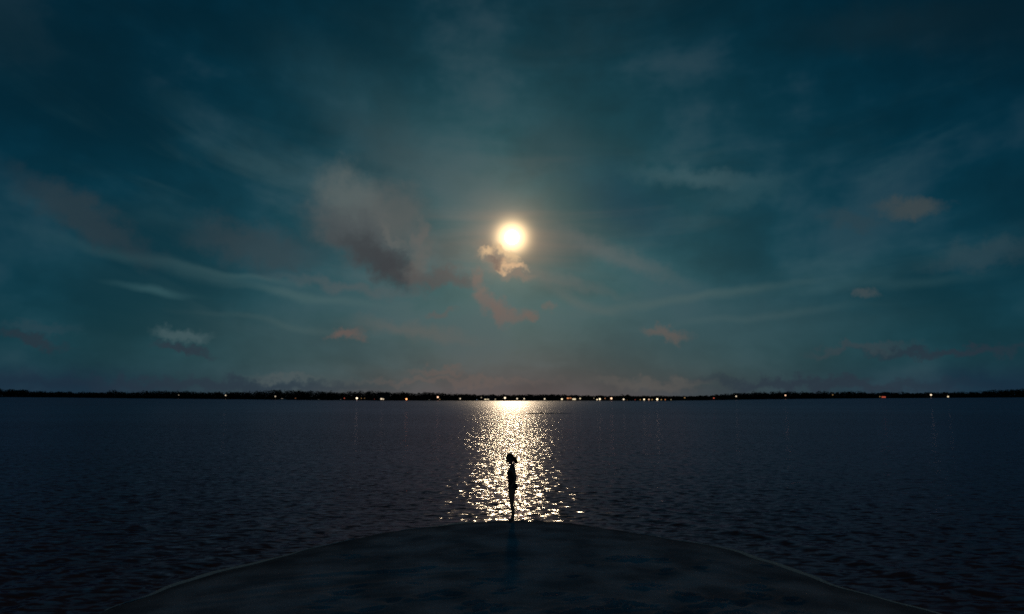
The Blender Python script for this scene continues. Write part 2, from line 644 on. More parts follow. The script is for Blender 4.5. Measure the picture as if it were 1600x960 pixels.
# ------------------------------------------------------------------ the water
D_SPLIT = 70.0
rows = []
y = 4.0
while y < 420:
    rows.append(y)
    y += max(0.045, 0.42 * y * y / (683 * H))
rows = np.array(rows + [450, 500, 600, 780, 1000])
t = np.linspace(-1, 1, 1500)
tx = t * 1.05
Yw, Tw = np.meshgrid(rows, tx, indexing='ij')
Xw = Tw * (Yw + 3.0)
step = np.gradient(rows)[:, None]
Zw = np.zeros_like(Xw)
sdw = shore_sd(Xw[:400], Yw[:400]) if False else None
out_d = np.full_like(Xw, 50.0)
near_rows = rows < 60
out_d[near_rows] = -shore_sd(Xw[near_rows], Yw[near_rows])
wr = np.random.default_rng(21)
NWAVE = 64
for i in range(NWAVE):
    lam = 0.32 * (12.0 ** (i / (NWAVE - 1)))
    k = math.tau / lam
    a = math.radians(wr.normal(-90 + 6, 24))
    slope = 0.0065 * (1.0 if lam < 0.9 else 0.30)
    A = slope / k
    att = np.clip((lam / (3.2 * step) - 0.45) / 0.9, 0, 1)
    ph = wr.uniform(0, math.tau)
    Zw += att * A * np.sin(k * (Xw * math.cos(a) + Yw * math.sin(a)) + ph)
# gusts: patches with more and less chop
gust = np.clip(1.0 + 0.25 * vnoise(Xw * 0.10, Yw * 0.07, 31), 0.45, 1.7)
Zw *= gust
Zw *= np.clip(out_d / 1.3, 0.04, 1)
# small swells bending round the sand tongue
for lam, A, off in ((0.75, 0.009, 0.0), (1.2, 0.014, 1.3), (1.9, 0.013, 2.2)):
    wob_ = 0.5 * vnoise(Xw * 0.35, Yw * 0.35, int(lam * 10))
    env = np.clip(out_d / 0.8, 0, 1) * np.exp(-np.clip(out_d - 2.0, 0, None) / 5.5)
    env *= np.clip(0.55 + 0.5 * vnoise(Xw * 0.3, Yw * 0.3, int(lam * 100)), 0, 1.2)
    Zw += A * env * np.sin(math.tau * (out_d + wob_) / lam + off)

water = bpy.data.materials.new('sea_water')
water.use_nodes = True
nt = water.node_tree
nt.nodes.clear()
geo = nt.nodes.new('ShaderNodeNewGeometry')


def wmath(op, a, b_=None, c=None):
    n = nt.nodes.new('ShaderNodeMath')
    n.operation = op
    for i, q in enumerate((a, b_, c)):
        if q is None:
            continue
        if isinstance(q, bpy.types.NodeSocket):
            nt.links.new(q, n.inputs[i])
        else:
            n.inputs[i].default_value = q
    return n.outputs[0]


def wnoise(sx, sy, detail, rough=0.5, dist=0.0):
    mp = nt.nodes.new('ShaderNodeMapping')
    mp.inputs['Scale'].default_value = (sx, sy, 0)
    nt.links.new(geo.outputs['Position'], mp.inputs[0])
    n = nt.nodes.new('ShaderNodeTexNoise')
    n.noise_dimensions = '2D'
    n.inputs['Scale'].default_value = 1.0
    n.inputs['Detail'].default_value = detail
    n.inputs['Roughness'].default_value = rough
    n.inputs['Distortion'].default_value = dist
    nt.links.new(mp.outputs[0], n.inputs['Vector'])
    return n


def vscale(v, k):
    n = nt.nodes.new('ShaderNodeVectorMath')
    n.operation = 'SCALE'
    nt.links.new(v, n.inputs[0])
    if isinstance(k, bpy.types.NodeSocket):
        nt.links.new(k, n.inputs['Scale'])
    else:
        n.inputs['Scale'].default_value = k
    return n.outputs[0]


def vop(op, a, b_):
    n = nt.nodes.new('ShaderNodeVectorMath')
    n.operation = op
    nt.links.new(a, n.inputs[0])
    if isinstance(b_, bpy.types.NodeSocket):
        nt.links.new(b_, n.inputs[1])
    else:
        n.inputs[1].default_value = b_
    return n.outputs[0]


fine = wnoise(2.9, 6.2, 2.0, 0.5, 0.3)
mid = wnoise(0.6, 1.7, 1.0)
patch = wnoise(0.02, 0.05, 2.0)
sepw = nt.nodes.new('ShaderNodeSeparateXYZ')
nt.links.new(geo.outputs['Position'], sepw.inputs[0])
far_ = nt.nodes.new('ShaderNodeMapRange')          # out in the bay the ripples are finer than any one facet: rougher, smoother
far_.interpolation_type = 'SMOOTHSTEP'
nt.links.new(sepw.outputs[1], far_.inputs[0])
far_.inputs[1].default_value = 14.0
far_.inputs[2].default_value = 300.0
FAR = far_.outputs[0]
gk = wmath('MULTIPLY', wmath('MULTIPLY_ADD', patch.outputs['Fac'], 1.0, 0.5), wmath('MULTIPLY_ADD', FAR, -0.30, 1.0))
s1 = vscale(vop('SUBTRACT', fine.outputs['Color'], (0.5, 0.5, 0.5)), 0.70)
s2 = vscale(vop('SUBTRACT', mid.outputs['Color'], (0.5, 0.5, 0.5)), 0.12)
ss = vscale(vop('ADD', s1, s2), gk)
flat = vop('MULTIPLY', ss, (1.02, 1.0, 0.0))
nrm = nt.nodes.new('ShaderNodeVectorMath')
nrm.operation = 'NORMALIZE'
nt.links.new(vop('ADD', geo.outputs['Normal'], flat), nrm.inputs[0])
NRM = nrm.outputs[0]
gl = nt.nodes.new('ShaderNodeBsdfGlossy')
gl.inputs['Color'].default_value = (0.47, 0.40, 0.54, 1)
nt.links.new(wmath('MULTIPLY_ADD', FAR, 0.17, 0.10), gl.inputs['Roughness'])
nt.links.new(NRM, gl.inputs['Normal'])
df = nt.nodes.new('ShaderNodeBsdfDiffuse')         # turbid water body
df.inputs['Color'].default_value = (0.15, 0.050, 0.030, 1)
fr = nt.nodes.new('ShaderNodeFresnel')
fr.inputs['IOR'].default_value = 1.30
nt.links.new(NRM, fr.inputs['Normal'])
mxs = nt.nodes.new('ShaderNodeMixShader')
nt.links.new(fr.outputs[0], mxs.inputs[0])
nt.links.new(df.outputs[0], mxs.inputs[1])
nt.links.new(gl.outputs[0], mxs.inputs[2])
wo = nt.nodes.new('ShaderNodeOutputMaterial')
nt.links.new(mxs.outputs[0], wo.inputs['Surface'])
me = mesh_np('water', np.stack([Xw, Yw, Zw], -1).reshape(-1, 3), grid_faces(len(rows), len(t)))
tag(link('water', me, water, smooth=True), kind='structure')

# foam ribbon at the waterline, its pale colour standing in for the wet glint
fv, ff = [], []
seg = SHD
acc = 0.0
pts = []
for i in range(len(seg) - 1):
    n_ = max(2, int(np.linalg.norm(seg[i + 1] - seg[i]) / 0.03))
    for k in range(n_):
        pts.append(seg[i] + (seg[i + 1] - seg[i]) * k / n_)
pts = np.array(pts)
tan = np.gradient(pts, axis=0)
tan /= np.linalg.norm(tan, axis=1)[:, None] + 1e-9
nor = np.stack([-tan[:, 1], tan[:, 0]], -1)
s_ = np.cumsum(np.r_[0, np.linalg.norm(np.diff(pts, axis=0), axis=1)])
wid = 0.085 + 0.075 * vnoise(s_ * 1.1, s_ * 0, 51) + 0.012 * vnoise(s_ * 7, s_ * 0, 52)
offs = 0.03 * vnoise(s_ * 0.9, s_ * 0, 53) + 0.012 * vnoise(s_ * 5, s_ * 0, 54)
wid = np.where(np.abs(pts[:, 0]) < 1.0, wid * 0.4, wid)
for i in range(len(pts)):
    if wid[i] < 0.012 or abs(pts[i, 0]) > 12:
        continue
    if fv and i > 0 and fv[-1][3] == i - 1:
        n0 = len(fv)
        ff.append((n0 - 3, n0, n0 + 1, n0 - 2))
        ff.append((n0 - 2, n0 + 1, n0 + 2, n0 - 1))
    for q, zz in ((-0.5, 0.004), (0.0, 0.014), (0.5, 0.006)):
        p = pts[i] + nor[i] * (offs[i] + q * wid[i])
        s0 = float(shore_sd(np.array([p[0]]), np.array([p[1]]))[0])
        g = 0.0 if s0 < 0 else 0.055 * (1 - math.exp(-s0 / 0.9)) + 0.22 * (1 - math.exp(-s0 / 4.5))
        fv.append((p[0], p[1], g + zz, i))
fme = mesh_np('foam', [q[:3] for q in fv], ff)
tag(link('foam', fme, mat('foam_glint', (0.7, 0.71, 0.74), 1.0, 0.0, (40, (0.4, 0.4, 0.42))), smooth=True),
    'thin broken line of foam and painted wet glint along the edge of the sand', 'foam', kind='stuff')

# ------------------------------------------------------------------ the far shore
BOT = [(-300, 620.2), (-60, 620.4), (0, 620.6), (100, 621.4), (200, 622.6), (300, 623.4), (400, 624.4), (500, 625.4), (600, 626), (700, 626.3), (800, 626.8), (900, 626.4), (1000, 626.6),
       (1100, 625.8), (1200, 624), (1300, 623), (1400, 622.4), (1500, 621.8), (1600, 621), (1660, 620.7), (1900, 620.3)]
TOP = [(-300, 607), (-60, 608.5), (0, 609), (30, 609.5), (60, 612), (100, 613), (160, 613.5), (185, 612.5), (196, 616), (215, 613.5), (230, 612), (260, 611.7), (300, 612), (312, 613.5), (345, 612.4), (352, 615),
       (365, 612.5), (380, 613), (400, 611.5), (415, 611.5), (430, 610), (455, 610.5), (463, 612), (478, 611), (505, 612.3), (525, 614.3), (535, 613.5), (552, 611.8), (575, 611.8), (600, 612.3), (610, 614), (620, 613), (650, 614.3),
       (665, 613.5), (690, 614.4), (712, 616), (740, 616.5), (755, 617.6), (785, 617.2), (800, 618.2), (815, 617.3), (845, 616.6), (860, 617.7), (895, 617.4), (905, 619), (920, 618.4), (950, 619.3), (968, 618.6), (990, 619),
       (1030, 619.2), (1060, 619.6), (1085, 620), (1100, 618.8), (1130, 617), (1150, 615), (1165, 614), (1195, 613.4), (1207, 613.4), (1225, 613), (1230, 612), (1250, 613.2), (1268, 612.8), (1275, 616), (1292, 613.2), (1320, 612.3),
       (1345, 612.7), (1365, 614.6), (1385, 613.2), (1420, 615.6), (1440, 614.2), (1470, 613.2), (1500, 613.6), (1540, 611.8), (1560, 609.8), (1600, 608.3), (1660, 607.6), (1900, 606)]
bx_, by_ = np.array(BOT).T
tx_, ty_ = np.array(TOP).T


def coast(px):
    """plan position of the far waterline in the bearing of px"""
    return on_water(px, float(np.interp(px, bx_, by_)))


def behind(px, back):
    x, y = coast(px)
    k = (y + back) / y
    return x * k, y * k


def height_at(px, py, back=0.0, y=None):
    """height above the water of the bearing's point at that depth"""
    d = ray(px, py)
    yy = y if y is not None else behind(px, back)[1]
    return H + d.z / d.y * yy


def land_z(back):
    return float(np.interp(back, [-8, 0, 4, 15, 60, 300, 330], [-0.9, 0.02, 0.28, 0.55, 0.9, 1.2, -1.8]))


lp = np.arange(-300, 1901, 5)
backs = [-8, -3, 0, 2, 4, 8, 15, 30, 60, 150, 300, 330]
vv = []
for bk in backs:
    for px in lp:
        jit = 0.9 * math.sin(px * 0.11) + 0.6 * math.sin(px * 0.037 + 1)
        x, y = behind(px, bk + (jit if bk < 100 else 0))
        vv.append((x, y, land_z(bk) + (0.08 * math.sin(px * 0.21 + bk) if bk > 3 else 0)))
me = mesh_np('far_shore', vv, grid_faces(len(backs), len(lp)))
tag(link('far_shore', me, mat('far_ground', (0.06, 0.055, 0.045), 1.0, 0.0, (0.2, (0.035, 0.04, 0.025)), (0.5, 0.2)), smooth=True), kind='structure')


def leaf_cards(cen, size, r):
    """one small leaf-clump quad per centre, random orientation, slightly folded"""
    n = len(cen)
    a = r.normal(size=(n, 3))
    a /= np.linalg.norm(a, axis=1)[:, None]
    h = r.normal(size=(n, 3))
    bb = np.cross(a, h)
    bb /= np.linalg.norm(bb, axis=1)[:, None] + 1e-9
    s = (size * r.uniform(0.6, 1.3, n))[:, None]
    q = np.cross(a, bb) * s * 0.25
    v = np.stack([cen - a * s, cen - bb * s * 0.6 + q, cen + a * s, cen + bb * s * 0.6 + q], 1).reshape(-1, 3)
    f = np.arange(n * 4).reshape(-1, 4)
    return v, f


foliage = mat('foliage', (0.06, 0.05, 0.032), 1.0, 0.0, (0.7, (0.10, 0.075, 0.045)))
bark = mat('bark', (0.07, 0.055, 0.04), 0.9, 0.1, (6, (0.04, 0.032, 0.025)), (0.6, 0.05))


def crown_pts(n, r, R, Hc, z0):
    """points in an uneven, clumpy crown, height Hc from z0, radius R"""
    k = 9
    cl = np.stack([r.normal(0, .42, k), r.normal(0, .42, k), r.uniform(.12, .82, k)], -1)
    w = r.uniform(.22, .42, k)
    i = r.integers(0, k, n)
    d = r.normal(size=(n, 3))
    d /= np.linalg.norm(d, axis=1)[:, None]
    p = cl[i] + d * (w[i] * r.uniform(.55, 1.0, n) ** .5)[:, None]
    p[:, 2] = np.clip(p[:, 2], 0.0, None)
    p[:, 2] /= p[:, 2].max()
    return np.stack([p[:, 0] * R, p[:, 1] * R, z0 + p[:, 2] * Hc], -1)


# the wood along the shore reads as one mass
r = np.random.default_rng(5)
V_, F_ = [], []
off = 0
px = -290.0
while px < 1890:
    for bk in (12.0, 20.0, 36.0):
        p2 = px + r.uniform(-6, 6)
        back = bk + r.uniform(-2, 3)
        x, y = behind(p2, back)
        wpx = y / FPX
        top = float(np.interp(p2, tx_, ty_)) + r.uniform(-1.5, 1.1) + (0.3 if bk > 20 else 0)
        h = height_at(p2, top, back)
        z0 = land_z(back)
        if h - z0 < 0.5:
            h = z0 + 0.5
        R = r.uniform(7, 14) * wpx * 1.0
        n = 260
        s = max(0.26, 0.72 * wpx)
        c = crown_pts(n, r, R, (h - z0) * 0.96 - 0.3 * s, z0 + (h - z0) * 0.05)
        c[:, 0] += x
        c[:, 1] += y
        v, f = leaf_cards(c, s, r)
        V_.append(v)
        F_.append(f + off)
        off += len(v)
        # trunk: slim tapered prism
        tv = []
        for zz, rr in ((z0 - 0.3, 0.035 * (h - z0)), (z0 + 0.7 * (h - z0), 0.012 * (h - z0))):
            for q in range(4):
                tv.append((x + rr * math.cos(q * math.pi / 2), y + rr * math.sin(q * math.pi / 2), zz))
        V_.append(np.array(tv))
        F_.append(np.array([[q, (q + 1) % 4, 4 + (q + 1) % 4, 4 + q] for q in range(4)]) + off)
        off += 8
    # undergrowth between the trunks
    p2 = px + r.uniform(-4, 4)
    x, y = behind(p2, 9)
    wpx = y / FPX
    top = float(np.interp(p2, tx_, ty_))
    hu = max(0.5, 0.62 * (height_at(p2, top, 9) - land_z(9)))
    n = 90
    c = np.stack([x + r.uniform(-8, 8, n) * wpx, y + r.uniform(-0.5, 14, n), land_z(5) + r.uniform(0, hu, n)], -1)
    v, f = leaf_cards(c, max(0.35, 1.1 * wpx), r)
    V_.append(v)
    F_.append(f + off)
    off += len(v)
    px += 8.0
me = mesh_np('treeline', np.concatenate(V_), np.concatenate(F_))
tag(link('treeline', me, foliage), 'continuous dark wood of low trees along the whole far shore', 'treeline', kind='stuff')


# single trees that stand out of it
def far_tree(px, ytop, wide, label, seed, back=9.0):
    rr = np.random.default_rng(seed)
    x, y = behind(px, back)
    wpx = y / FPX
    z0 = land_z(back)
    h = height_at(px, ytop, back) - z0
    R = wide / 2 * wpx
    e = empty('tree', (x, y, z0 - 0.05), label, 'tree', 'trees rising above the far wood')
    s = max(0.25, 0.75 * wpx)
    c = crown_pts(420, rr, R, h * 0.82 - 0.4 * s, h * 0.16)
    v, f = leaf_cards(c, s, rr)
    link('crown', mesh_np('crown', v, f), foliage, e)
    bm = bmesh.new()
    cyl(bm, (0, 0, -0.3), (0.03 * h, 0, h * 0.5), 0.045 * h, 0.028 * h, 8)
    for k in range(4):
        a = k * 1.6 + seed
        cyl(bm, (0.03 * h, 0, h * 0.42), (R * .5 * math.cos(a), R * .5 * math.sin(a), h * 0.72), 0.024 * h, 0.008 * h, 6)
    link('trunk', bm_mesh('trunk', bm), bark, e)


for i, (px, yt, wd, lb) in enumerate([
    (172, 608.6, 20, 'small pointed tree standing above the low wood on the far left shore'),
    (15, 608.3, 34, 'broad dark tree at the left end of the far shore'),
    (362, 610.8, 16, 'round dark tree just right of the pale lamp high on the left shore'),
    (432, 609, 30, 'wide dark tree above the white lamp and the pale moored boat'),
    (468, 608.2, 17, 'steep-sided tall tree right of the widest tree of the left shore'),
    (516, 609.8, 15, 'narrow round-topped dark tree between two gaps in the left wood'),
    (627, 611.2, 16, 'dark rounded tree between the bright white and the big orange shore lights'),
    (667, 612.8, 16, 'low dark tree right above the twin peach and amber lights'),
    (785, 616.2, 14, 'low bushy tree over the white lamp where the moon path starts'),
    (978, 615.3, 16, 'round lone tree rising clearly above the low shore right of the moon path'),
    (1180, 610.8, 22, 'tall dark tree at the top of the slope on the right shore'),
    (1217, 610.3, 12, 'slender dark tree just left of the peach lamp on the right shore'),
    (1285, 610.2, 14, 'peaked dark tree beside a notch in the right shore wood'),
    (1404, 611.8, 24, 'flat-topped dark tree right of the orange lit house'),
    (1572, 608.2, 30, 'broad dark tree at the right end of the far shore'),
]):
    far_tree(px, yt, wd, lb, 60 + i)

# ------------------------------------------------------------------ lights on the far shore
COLS = {
    'white': (1.0, 0.80, 0.56), 'cream': (1.0, 0.80, 0.50), 'peach': (1.0, 0.58, 0.36),
    'orange': (1.0, 0.36, 0.13), 'red': (1.0, 0.16, 0.07), 'amber': (1.0, 0.55, 0.18), 'blue': (0.6, 0.75, 1.0),
}
_em = {}


def em(c, s):
    s *= 0.29
    k = (c, round(s, 2))
    if k not in _em:
        _em[k] = emit('lit_%s' % c, COLS[c], s)
    return _em[k]


post_m = mat('painted_post', (0.06, 0.06, 0.065), 0.6, 0.3, (3, (0.04, 0.04, 0.045)))
plank_m = mat('weathered_planks', (0.12, 0.10, 0.08), 0.85, 0.15, (2.5, (0.07, 0.06, 0.05)), (0.4, 0.05))


def shore_lamp(px, py, dia, col, s, label, back=2.5, ground=None, y=None):
    """a globe lamp on a post; dia is the apparent size of the lit globe"""
    if y is None:
        x, y = behind(px, back)
    else:
        d = ray(px, 620)
        x = d.x / d.y * y
    z = height_at(px, py, y=y)
    g = land_z(back) if ground is None else ground
    z = max(z, g + 0.16)
    rad = dia * 0.5 * y / FPX
    rad = min(rad, (z - g) * 0.8)
    e = empty('shore_lamp', (x, y, g), label, 'lamp', 'lamps along the far shore')
    bm = bmesh.new()
    hz_ = z - g
    cyl(bm, (0, 0, -0.15), (0, 0, max(0.05, hz_ - rad * 0.8)), 0.06, 0.045, 8)
    cyl(bm, (0, 0, -0.12), (0, 0, 0.06), 0.13, 0.10, 8)
    link('post', bm_mesh('post', bm), post_m, e)
    bm = bmesh.new()
    ball(bm, (0, 0, hz_), rad, n=12)
    link('globe', bm_mesh('globe', bm), em(col, s), e, smooth=True)
    bm = bmesh.new()
    cyl(bm, (0, 0, hz_ + rad * 0.86), (0, 0, hz_ + rad * 1.12), rad * 0.6, rad * 0.15, 10)
    link('cap', bm_mesh('cap', bm), post_m, e)


LAMPS = [
    (279, 617.5, 1.6, 'white', 1.0, 'faint pale lamp, farthest left of all the shore lights'),
    (352.5, 618, 2.4, 'white', 2.6, 'small clear white lamp in the wood, second from the left end of the shore'),
    (430, 619.7, 2.3, 'white', 1.6, 'greyish white lamp above and left of the pale moored boat'),
    (461.5, 622.5, 1.7, 'orange', 0.5, 'very faint red lamp between the first two moored boats'),
    (538, 622.5, 1.8, 'red', 1.1, 'dim red lamp just right of the third moored boat'),
    (557.5, 622.5, 3.0, 'white', 7.0, 'bright white lamp with two dim amber lamps close on its right'),
    (564.5, 622.6, 1.6, 'amber', 0.7, 'dim amber lamp next to the bright white lamp on the left shore'),
    (569.5, 622.6, 1.5, 'amber', 0.5, 'dim amber lamp, second to the right of the bright white lamp'),
    (585, 623.8, 1.4, 'red', 0.3, 'barely lit red lamp left of the white lit cottage'),
    (635, 623.8, 3.4, 'orange', 10.0, 'large bright orange lamp at the water, alone left of the moon path'),
    (684, 620.8, 2.7, 'peach', 6.0, 'bright peach lamp high in the wood left of the moon path'),
    (687, 624.2, 1.6, 'amber', 0.8, 'dim amber lamp below the high peach lamp'),
    (719, 623.2, 2.1, 'white', 3.0, 'single small white lamp at the left foot of the moon path'),
    (745, 625, 1.3, 'blue', 0.6, 'tiny bluish lamp at the waterline left of the wide cream window'),
    (752, 621.5, 1.8, 'white', 1.2, 'dim white lamp above and left of the cream lit cottage'),
    (774, 624, 1.8, 'white', 1.2, 'dim white lamp between the cream lit cottage and the big white lamp'),
    (789, 622, 3.0, 'white', 6.0, 'biggest white lamp over the middle of the moon path'),
    (808, 623.2, 2.3, 'white', 3.5, 'left one of the two equal white lamps just right of the moon path centre'),
    (819, 623.3, 2.2, 'white', 3.2, 'right one of the two equal white lamps just right of the moon path centre'),
    (851, 623.6, 2.3, 'white', 3.5, 'lone white lamp over the right half of the moon path'),
    (878, 623.9, 2.7, 'cream', 5.0, 'white lamp left of the orange glowing house front'),
    (906.5, 623, 2.3, 'cream', 3.0, 'small cream lamp just right of the orange and cream lit cottage'),
    (928, 622.5, 1.6, 'white', 0.7, 'faint lamp left of the pair of cream lights'),
    (933, 624.6, 2.5, 'cream', 5.0, 'left and lower one of the close pair of cream lights'),
    (937.2, 623.8, 2.9, 'cream', 6.0, 'right and higher one of the close pair of cream lights'),
    (945.5, 622.8, 2.0, 'orange', 0.8, 'dull orange lamp between the cream pair and the bright orange lamp'),
    (955.3, 622.8, 2.9, 'peach', 7.0, 'bright orange-pink lamp with a glint below it, left of the lone round tree'),
    (974.5, 624.2, 2.5, 'white', 4.0, 'white lamp under the lone round tree'),
    (980, 625.8, 1.6, 'amber', 0.5, 'faint lamp low at the right foot of the lone round tree'),
    (1070, 621.8, 2.0, 'amber', 0.9, 'dim yellowish lamp up in the low trees right of the lit jetty'),
    (1115.5, 622.3, 2.0, 'red', 1.6, 'single red lamp on the rising right shore'),
    (1150.5, 619.5, 2.3, 'white', 2.6, 'white lamp halfway up the slope of the right shore'),
    (1227.5, 618, 2.5, 'peach', 3.6, 'peach coloured lamp high beside the slender tree on the right shore'),
    (1301.5, 617.3, 1.8, 'amber', 0.7, 'faint yellowish lamp in the wood right of the peaked tree'),
    (1375, 620, 1.8, 'amber', 0.7, 'faint lamp left of the red-orange lit house'),
    (1390.5, 616, 2.9, 'peach', 7.0, 'brightest and highest peach lamp over the red-orange lit house'),
    (1388.5, 620, 1.9, 'peach', 1.6, 'small lamp directly below the highest peach lamp'),
    (1455, 617.3, 2.6, 'white', 4.5, 'clear white lamp near the right end, higher one of the last two'),
    (1481.5, 620, 2.4, 'cream', 3.2, 'last lamp at the right end of the shore lights'),
]
for a in LAMPS:
    shore_lamp(*a)

# lit jetty right of the lone tree
JY = behind(1022, -22)[1]
xa = ray(990, 620).x / ray(990, 620).y * JY
xb = ray(1050, 620).x / ray(1050, 620).y * JY
DECK = 0.34
je = empty('jetty', ((xa + xb) / 2, JY, 0), 'long low jetty carrying a row of small warm lights', 'jetty')
bm = bmesh.new()
n_pl = 60
wpl = (xb - xa) / n_pl
for k in range(n_pl):
    box(bm, (xa + wpl * (k + .5) - (xa + xb) / 2, 0, DECK - 0.04), (wpl * 0.93, 1.6, 0.06))
link('deck', bm_mesh('deck', bm), plank_m, je)
for sy in (-0.62, 0.62):
    bm = bmesh.new()
    box(bm, (0, sy, DECK - 0.13), (xb - xa, 0.1, 0.10))
    link('beam', bm_mesh('beam', bm), plank_m, je)
for k in range(8):
    for sy in (-0.62, 0.62):
        bm = bmesh.new()
        xx = (xb - xa) * ((k + .5) / 8 - .5)
        cyl(bm, (xx, sy * 1.13, -1.65), (xx, sy * 1.13, DECK + 0.1), 0.09, 0.08, 8)
        link('pile', bm_mesh('pile', bm), plank_m, je)
JL = [(992, 1.5, 'red', 0.6, 'faint red light at the left end of the jetty'),
      (1000, 1.6, 'amber', 1.0, 'dim amber light, second from the left end of the jetty'),
      (1006, 2.6, 'cream', 5.0, 'bright cream light nearest the left end of the jetty'),
      (1013.5, 2.3, 'peach', 2.4, 'pinkish light left of the middle of the jetty'),
      (1018.5, 1.8, 'amber', 1.0, 'dim amber light just left of the brightest jetty light'),
      (1026.5, 3.0, 'cream', 7.5, 'brightest cream light in the middle of the jetty'),
      (1033, 1.8, 'amber', 1.1, 'dim amber light just right of the brightest jetty light'),
      (1039, 1.9, 'orange', 1.5, 'orange light on the right half of the jetty'),
      (1048, 1.6, 'cream', 0.8, 'faint pale light at the right end of the jetty')]
for px, dia, c, s, lb in JL:
    x = ray(px, 620).x / ray(px, 620).y * JY
    e = empty('jetty_light', (x, JY - 0.45, DECK), lb, 'lamp', 'lights on the jetty')
    rad = dia * 0.5 * JY / FPX
    bm = bmesh.new()
    cyl(bm, (0, 0, -0.008), (0, 0, 0.12), 0.09, 0.07, 8)
    link('base', bm_mesh('base', bm), post_m, e)
    bm = bmesh.new()
    ball(bm, (0, 0, 0.12 + rad * 0.9), rad, n=12)
    link('globe', bm_mesh('globe', bm), em(c, s), e, smooth=True)

# cottages, seen only by their lit windows
wall_m = mat('dark_boards', (0.09, 0.085, 0.08), 0.8, 0.2, (1.5, (0.07, 0.065, 0.06)))
roof_m = mat('dark_roofing', (0.05, 0.045, 0.042), 0.85, 0.15, (2.0, (0.035, 0.033, 0.03)), (0.5, 0.05))


def cottage(px, wpx, wins, label, back=4.0, hmax=None):
    x, y = behind(px, back)
    k = y / FPX
    w = wpx * k
    g = land_z(back)
    ht = height_at(px, float(np.interp(px, tx_, ty_)) + 1.2, y=y) - g
    ht = max(1.9, min(ht, 4.2))
    wh = ht * 0.66
    e = empty('cottage', (x, y, g - 0.08), label, 'house', 'cottages on the far shore', -math.atan2(x, y))
    bm = bmesh.new()
    box(bm, (0, 2.2, wh / 2), (w, 4.0, wh))
    link('wall', bm_mesh('wall', bm), wall_m, e)
    bm = bmesh.new()
    vs = [bm.verts.new(q) for q in ((-w / 2 - .3, -.15, wh - .02), (w / 2 + .3, -.15, wh - .02), (w / 2 + .3, 4.55, wh - .02), (-w / 2 - .3, 4.55, wh - .02), (-w / 2 - .1, 2.2, ht), (w / 2 + .1, 2.2, ht))]
    for f in ((0, 1, 5, 4), (2, 3, 4, 5), (1, 2, 5), (3, 0, 4), (3, 2, 1, 0)):
        bm.faces.new([vs[i] for i in f])
    rf = link('roof', bm_mesh('roof', bm), roof_m, e)
    bm = bmesh.new()
    box(bm, (w * .28, 2.9, ht * .98), (.4, .4, .55))
    link('chimney', bm_mesh('chimney', bm), wall_m, rf)
    for (qx, qy, sw, sh, c, s) in wins:
        cx = (qx - px) * k
        cz = height_at(qx, qy, y=y + 0.2) - g + 0.08
        ww, hh = sw * k, sh * k
        cz = min(max(cz, hh / 2 + 0.15), wh - hh / 2 - 0.03)
        bm = bmesh.new()
        box(bm, (cx, 0.17, cz), (ww, 0.03, hh))
        wn_ = link('window', bm_mesh('window', bm), em(c, s), e)
        bm = bmesh.new()
        t_ = 0.05
        box(bm, (cx, 0.15, cz + hh / 2 + t_ / 2), (ww + 2 * t_, 0.08, t_))
        box(bm, (cx, 0.15, cz - hh / 2 - t_ / 2), (ww + 2 * t_, 0.08, t_))
        box(bm, (cx - ww / 2 - t_ / 2, 0.15, cz), (t_, 0.078, hh))
        box(bm, (cx + ww / 2 + t_ / 2, 0.15, cz), (t_, 0.078, hh))
        link('frame', bm_mesh('frame', bm), wall_m, wn_)


cottage(599, 18, [(596, 623.6, 3.0, 2.2, 'white', 3.2), (599, 624.2, 1.8, 1.8, 'white', 2.6)], 'dark cottage with one bright white lit front window left of the orange lamp')
cottage(764, 17, [(758.5, 624.6, 3.2, 1.9, 'cream', 2.4), (762.5, 624.3, 3.0, 1.6, 'cream', 2.0)], 'low dark cottage with a wide cream lit window beside the moon path')
cottage(891, 24, [(887.3, 622.6, 2.8, 2.0, 'orange', 2.6), (891.3, 622.0, 3.2, 2.2, 'orange', 1.1), (897, 624.3, 5.2, 2.4, 'cream', 3.0)], 'dark cottage with orange and cream lit front right of the moon path')
cottage(1382, 20, [(1381, 620.8, 5.6, 2.2, 'red', 1.3)], 'dark cottage with a wide red-orange lit window on the right shore')

# ------------------------------------------------------------------ moored boats
hull_m = mat('white_boat_paint', (0.8, 0.8, 0.78), 0.4, 0.5, (2, (0.7, 0.7, 0.68)))
trim_m = mat('boat_trim', (0.12, 0.13, 0.15), 0.5, 0.4, (3, (0.09, 0.1, 0.11)))


